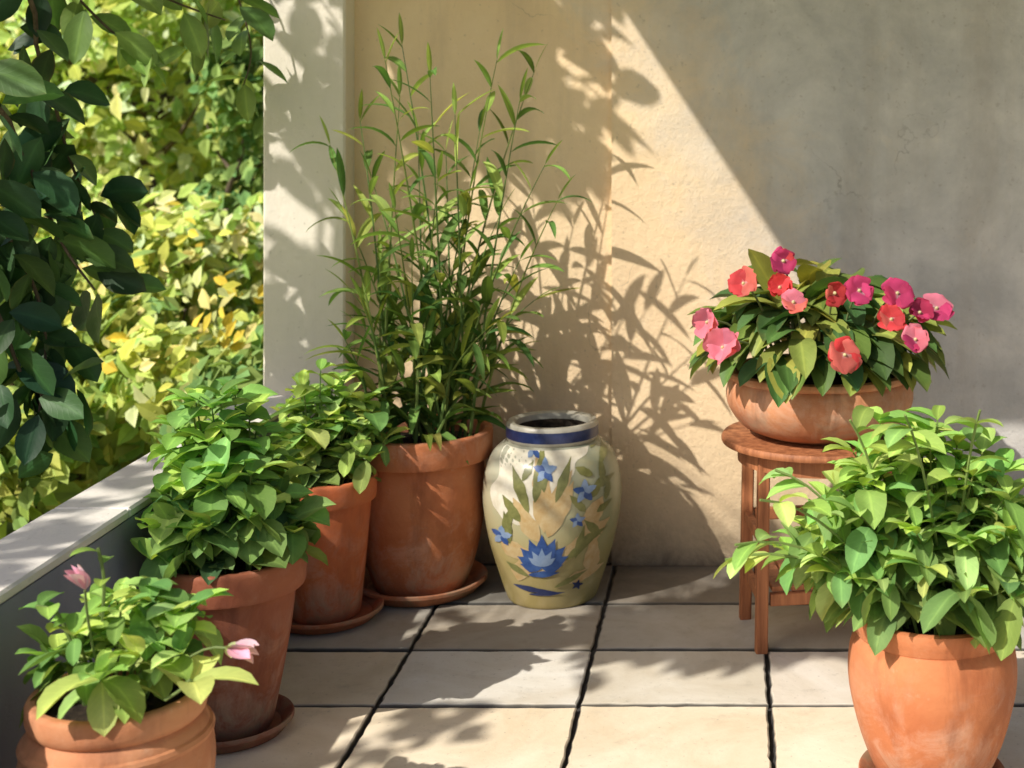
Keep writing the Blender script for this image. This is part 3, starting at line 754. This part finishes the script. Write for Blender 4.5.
# ------------------------------------------------------------------ overhanging broad-leaved tree beyond the parapet
TR = empty('broadleaf_tree', (-2.75, 2.55, -.16), 'dark broad-leaved tree hanging over the parapet at the upper left', 'tree')
m = MB(); tr = [Vector(q) for q in spline([(-2.75, 2.55, -.2), (-2.72, 2.58, .6), (-2.62, 2.65, 1.4), (-2.65, 2.6, 2.1), (-2.6, 2.5, 2.8)], 6)]
m.tube(tr, [.075-.0018*k for k in range(len(tr))], 10); m.build('trunk', M['bark'], TR)
palT = [(.035, .095, .03), (.055, .13, .045), (.08, .17, .05), (.025, .07, .03)]
palT2 = [(.20, .34, .08), (.15, .27, .07), (.26, .40, .11)]
def branch(path, nl, L, W, pal, jit=.05, t0=.1, thick=.009, face=0):
    pts = [Vector(q) for q in spline([tuple(q) for q in path], 6)]
    b = MB(); n = len(pts); b.tube(pts, [thick*(1-.75*k/n) for k in range(n)], 6); bo = b.build('branch', M['bark'], TR); lv = MB()
    for k in range(nl):
        t = t0+(1-t0)*k/max(nl-1, 1); x = t*(n-1); i = min(int(x), n-2); pos = pts[i].lerp(pts[i+1], x-i)
        tan = (pts[i+1]-pts[i]).normalized()
        d = rnd_perp(tan)+tan*R.uniform(.2, .8)+Vector((0, 0, R.uniform(-.5, .2)))
        if face: d.y *= .35
        pos = pos+Vector((R.uniform(-jit, jit), R.uniform(-jit, jit), R.uniform(-jit, jit)))*.5
        s_ = R.uniform(.7, 1.15)
        leaf(lv, pos, d, L*s_, W*s_, R.uniform(.2, .9), pick(pal), (R.choice((-1, 1))*R.uniform(.5, 1.3) if face else R.uniform(-.6, .6)), .25, 'ovate', 6, .4)
    lv.build('leaves', M['leaf_dark'], bo, sharp=None)
t1 = tr[-6]; t2 = tr[-12]; t3 = tr[-1]
# visible hanging boughs (upper left of the view)
branch([t3, P(-30, -80, 3.3), P(40, 60, 3.5), P(70, 160, 3.6), P(95, 215, 3.6)], 42, .14, .078, palT, .10, .25, face=1)
branch([t1, P(-60, 60, 3.2), P(20, 150, 3.45), P(60, 240, 3.5), P(95, 290, 3.55)], 38, .14, .078, palT, .10, .25, face=1)
branch([t1, P(-80, 120, 3.2), P(10, 240, 3.4), P(45, 330, 3.45), P(35, 440, 3.4)], 46, .14, .078, palT, .10, .25, face=1)
branch([t2, P(-90, 200, 3.2), P(-10, 300, 3.35), P(25, 380, 3.4), P(60, 400, 3.45)], 32, .14, .078, palT, .10, .25, face=1)
branch([t3, P(-20, -130, 3.4), P(90, -40, 3.6), P(170, 0, 3.7), P(225, 20, 3.8)], 19, .13, .065, palT2, .08, .3, .007, face=1)
branch([t3, P(-20, -100, 3.5), P(60, -20, 3.7), P(110, 30, 3.75), P(150, 60, 3.8)], 22, .14, .07, palT2, .08, .3, .007, face=1)
branch([t3, P(0, -200, 3.7), P(130, -120, 3.85), P(210, -60, 3.88), P(250, 40, 3.9), P(240, 95, 3.9)], 18, .11, .05, palT2, .04, .4, thick=.006)
# unseen upper crown, added and aimed to dapple the floor, ledge, pillar and wall
R2 = random.Random(5)
targets = [(-1.20, 4.0, 1.25), (-1.25, 4.0, .85)]
targets += [(-.97+.075*(k % 7), 4.1, 1.70-.13*(k//7)) for k in range(28)]
targets += [(-.62+.092*(k % 9)+.03*(k//9), 3.73-.085*(k//9), 0) for k in range(36)]+[(-.04+.09*(k % 3), 3.84+.1*(k//3), 0) for k in range(6)]
targets += [(-.75, 3.4, 0), (-.65, 3.0, 0), (-.9, 3.2, 0), (-.45, 2.9, 0), (-.55, 2.78, 0), (-.4, 2.8, 0), (-1.3, 2.6, .5), (-1.3, 3.0, .5), (-1.28, 2.8, .5), (-1.31, 2.72, .5), (-1.33, 3.15, .5), (-1.32, 2.48, .5), (-1.35, 2.66, .5), (.0, 4.1, .1), (-.25, 4.1, .12), (.2, 4.0, 0)]
for (x, y, z) in targets:
    if z > 0 and z < .2: continue
    near = False
    for kc, kr in ((Vector((-.482, 3.80, .26)), .30), (Vector((-.85, 3.80, .25)), .24), (Vector((-1.0, 2.30, .45)), .28), (Vector((-1.06, 3.62, .50)), .24), (Vector((-1.06, 2.95, .55)), .24)):
        rel = kc-Vector((x, y, z)); near = near or (rel-S*rel.dot(S)).length < kr
    if near: continue
    zt = R2.uniform(2.25, 2.9); tt = (zt-z)/(-S.z)
    q = Vector((x, y, z))-S*tt
    q0 = tr[R2.randrange(len(tr)-8, len(tr))]
    d = Vector((R2.uniform(-.25, .25), R2.uniform(-.25, .25), R2.uniform(-.12, .12)))
    branch([q0, q0.lerp(q, .5)+Vector((0, 0, .18)), q-d*.5, q+d*.5], (22 if z == 0 and y > 3.3 else 14), .13, .07, palT, .13, .62, thick=.005)

# ------------------------------------------------------------------ garden beyond
def crown(m, c, r, n, pal, size, squash=1.0, lumps=9, fill=.5):
    c = Vector(c); cs = []
    for k in range(lumps):
        d = Vector((R.gauss(0, 1), R.gauss(0, 1), R.gauss(0, 1))).normalized()*R.uniform(.35, .8)
        cs.append((c+Vector((d.x*r, d.y*r, d.z*r*squash)), r*R.uniform(.3, .55)))
    for k in range(n):
        cc, rr = R.choice(cs); d = Vector((R.gauss(0, 1), R.gauss(0, 1), R.gauss(0, 1))).normalized()
        p = cc+d*rr*(R.random()**.4); nn = (d*.4-S*.7+Vector((R.gauss(0, .45), R.gauss(0, .45)-.3, R.gauss(0, .45)))).normalized()
        u = nn.orthogonal().normalized(); u = Matrix.Rotation(R.uniform(0, 6), 3, nn) @ u; v = nn.cross(u)
        s_ = size*R.uniform(.7, 1.5); b = R.uniform(.42, .62); col = pick(pal); fo = nn*s_*R.uniform(.08, .3)
        vs = [p-u*s_, p-u*s_*.35+v*s_*b+fo, p+u*s_*.3+v*s_*b*.85+fo, p+u*s_*1.05-fo*.6, p+u*s_*.3-v*s_*b*.85+fo, p-u*s_*.35-v*s_*b+fo]
        m.add(vs, [(0, 3, 2, 1), (0, 5, 4, 3)], [tuple(x*f_ for x in col) for f_ in (.85, 1, 1.05, 1.1, 1.0, .95)])
def garden_tree(x, y, h, r, pal, label, n=2600, size=.075, trunk_r=.07, squash=.9, bark=None):
    t = empty('garden_tree', (x, y, -.16), label, 'tree', 'trees in the garden beyond the parapet')
    m = MB(); z1 = h-r*.3
    pts = [Vector(q) for q in spline([(x, y, -.2), (x+.04, y, z1*.4), (x-.05, y+.03, z1*.75), (x+.02, y, z1)], 5)]
    m.tube(pts, [trunk_r*(1-.6*k/len(pts)) for k in range(len(pts))], 8)
    for k in range(6):
        i = R.randrange(6, len(pts)); d = Vector((R.uniform(-1, 1), R.uniform(-1, 1), R.uniform(.3, 1))).normalized()
        m.tube([pts[i], pts[i]+d*r*.4, pts[i]+d*r*.8+Vector((0, 0, .1))], [trunk_r*.4, trunk_r*.25, trunk_r*.1], 6)
    m.build('trunk', M['bark'], t)
    m = MB(); crown(m, (x, y, h), r, n, pal, size, squash, 11); m.build('crown', M['leaf_far'], t, False)
lime = [(.64, .76, .20), (.56, .70, .18), (.74, .82, .36), (.50, .65, .17), (.82, .86, .52)]
yel = [(.66, .72, .18), (.60, .70, .19), (.54, .66, .16), (.76, .74, .28), (.48, .60, .17), (.78, .80, .42)]
olive = [(.34, .46, .11), (.42, .52, .12), (.26, .38, .12), (.50, .56, .15)]
deep = [(.22, .36, .12), (.30, .44, .14), (.42, .52, .16)]
def GX(px, y): return (px-VX)*y/F
garden_tree(GX(150, 8.5), 8.5, 1.75, 1.15, lime, 'bright lime-green tree seen between the dark leaves and the pillar', 5200, .052)
garden_tree(GX(45, 9.5), 9.5, 1.9, 1.3, lime, 'pale lime tree partly hidden by the dark hanging leaves', 4000, .056)
garden_tree(GX(245, 10.5), 10.5, 1.9, 1.25, yel, 'yellow-green tree just left of the cream pillar', 4600, .058)
garden_tree(GX(110, 13), 13, 2.3, 1.9, lime, 'tall pale tree farthest back in the garden', 3600, .08)
garden_tree(GX(-120, 9), 9, 2.0, 1.4, olive, 'olive-green tree behind the dark boughs at the far left', 2600, .07)
garden_tree(GX(165, 11.5), 11.5, .9, 1.2, lime, 'low pale lime tree filling the gap above the yellow shrubs', 4200, .062)
garden_tree(GX(70, 11), 11, .9, 1.2, lime, 'low lime tree close behind the pale one by the dark leaves', 4000, .062)
garden_tree(GX(300, 14), 14, 2.4, 1.9, olive, 'olive tree mostly hidden behind the cream pillar', 2600, .09)
garden_tree(GX(232, 7.4), 7.4, 1.15, .42, deep, 'narrow dark green young tree beside the cream pillar', 1100, .045, .03, 2.2)
def shrub(x, y, r, h, pal, label, n=2200, size=.042, blossoms=None):
    t = empty('garden_shrub', (x, y, -.16), label, 'shrub', 'shrubs below the garden trees')
    for k in range(5):
        d = Vector((R.uniform(-.6, .6)*r, R.uniform(-.5, .5)*r, h*.8)); m = MB()
        m.tube([Vector((x, y, -.2)), Vector((x, y, -.2))+d*.5, Vector((x, y, -.16))+d], [.014, .010, .005], 5); m.build('stem', M['bark'], t)
    m = MB(); crown(m, (x, y, h*.55-.1), r, n, pal, size, h/r*.6, 10); m.build('foliage', M['leaf_far'], t, False)
    if blossoms:
        m = MB(); crown(m, (x, y, h*.6-.08), r*1.05, 160, blossoms, size*.8, h/r*.6, 9); b = m.build('blossom', M['leaf_far'], t, False)
yb = [(.80, .68, .12), (.82, .76, .32)]; wb = [(.8, .78, .6), (.8, .74, .4)]
shrub(GX(75, 5.6), 5.6, .55, .75, olive, 'olive-green shrub just above the near end of the ledge', blossoms=yb)
shrub(GX(150, 6.2), 6.2, .6, .8, yel, 'yellow flowering shrub in the middle of the garden gap', blossoms=yb)
shrub(GX(215, 5.4), 5.4, .42, .62, yel, 'small golden shrub behind the bushes by the pillar', blossoms=yb)
shrub(GX(110, 7.2), 7.2, .7, .9, lime, 'lime shrub with white blossom behind the yellow one', blossoms=wb)
shrub(GX(235, 6.6), 6.6, .6, .95, lime, 'tall lime shrub touching the edge of the pillar', blossoms=wb)
shrub(GX(20, 6.8), 6.8, .65, .9, lime, 'pale shrub under the hanging dark leaves', blossoms=yb)
shrub(GX(30, 4.9), 4.9, .40, .42, olive, 'low green shrub tight against the outside of the parapet', n=1000, size=.045)
shrub(GX(245, 4.9), 4.9, .28, .6, deep, 'small dark green shrub at the foot of the pillar', n=700, size=.045)
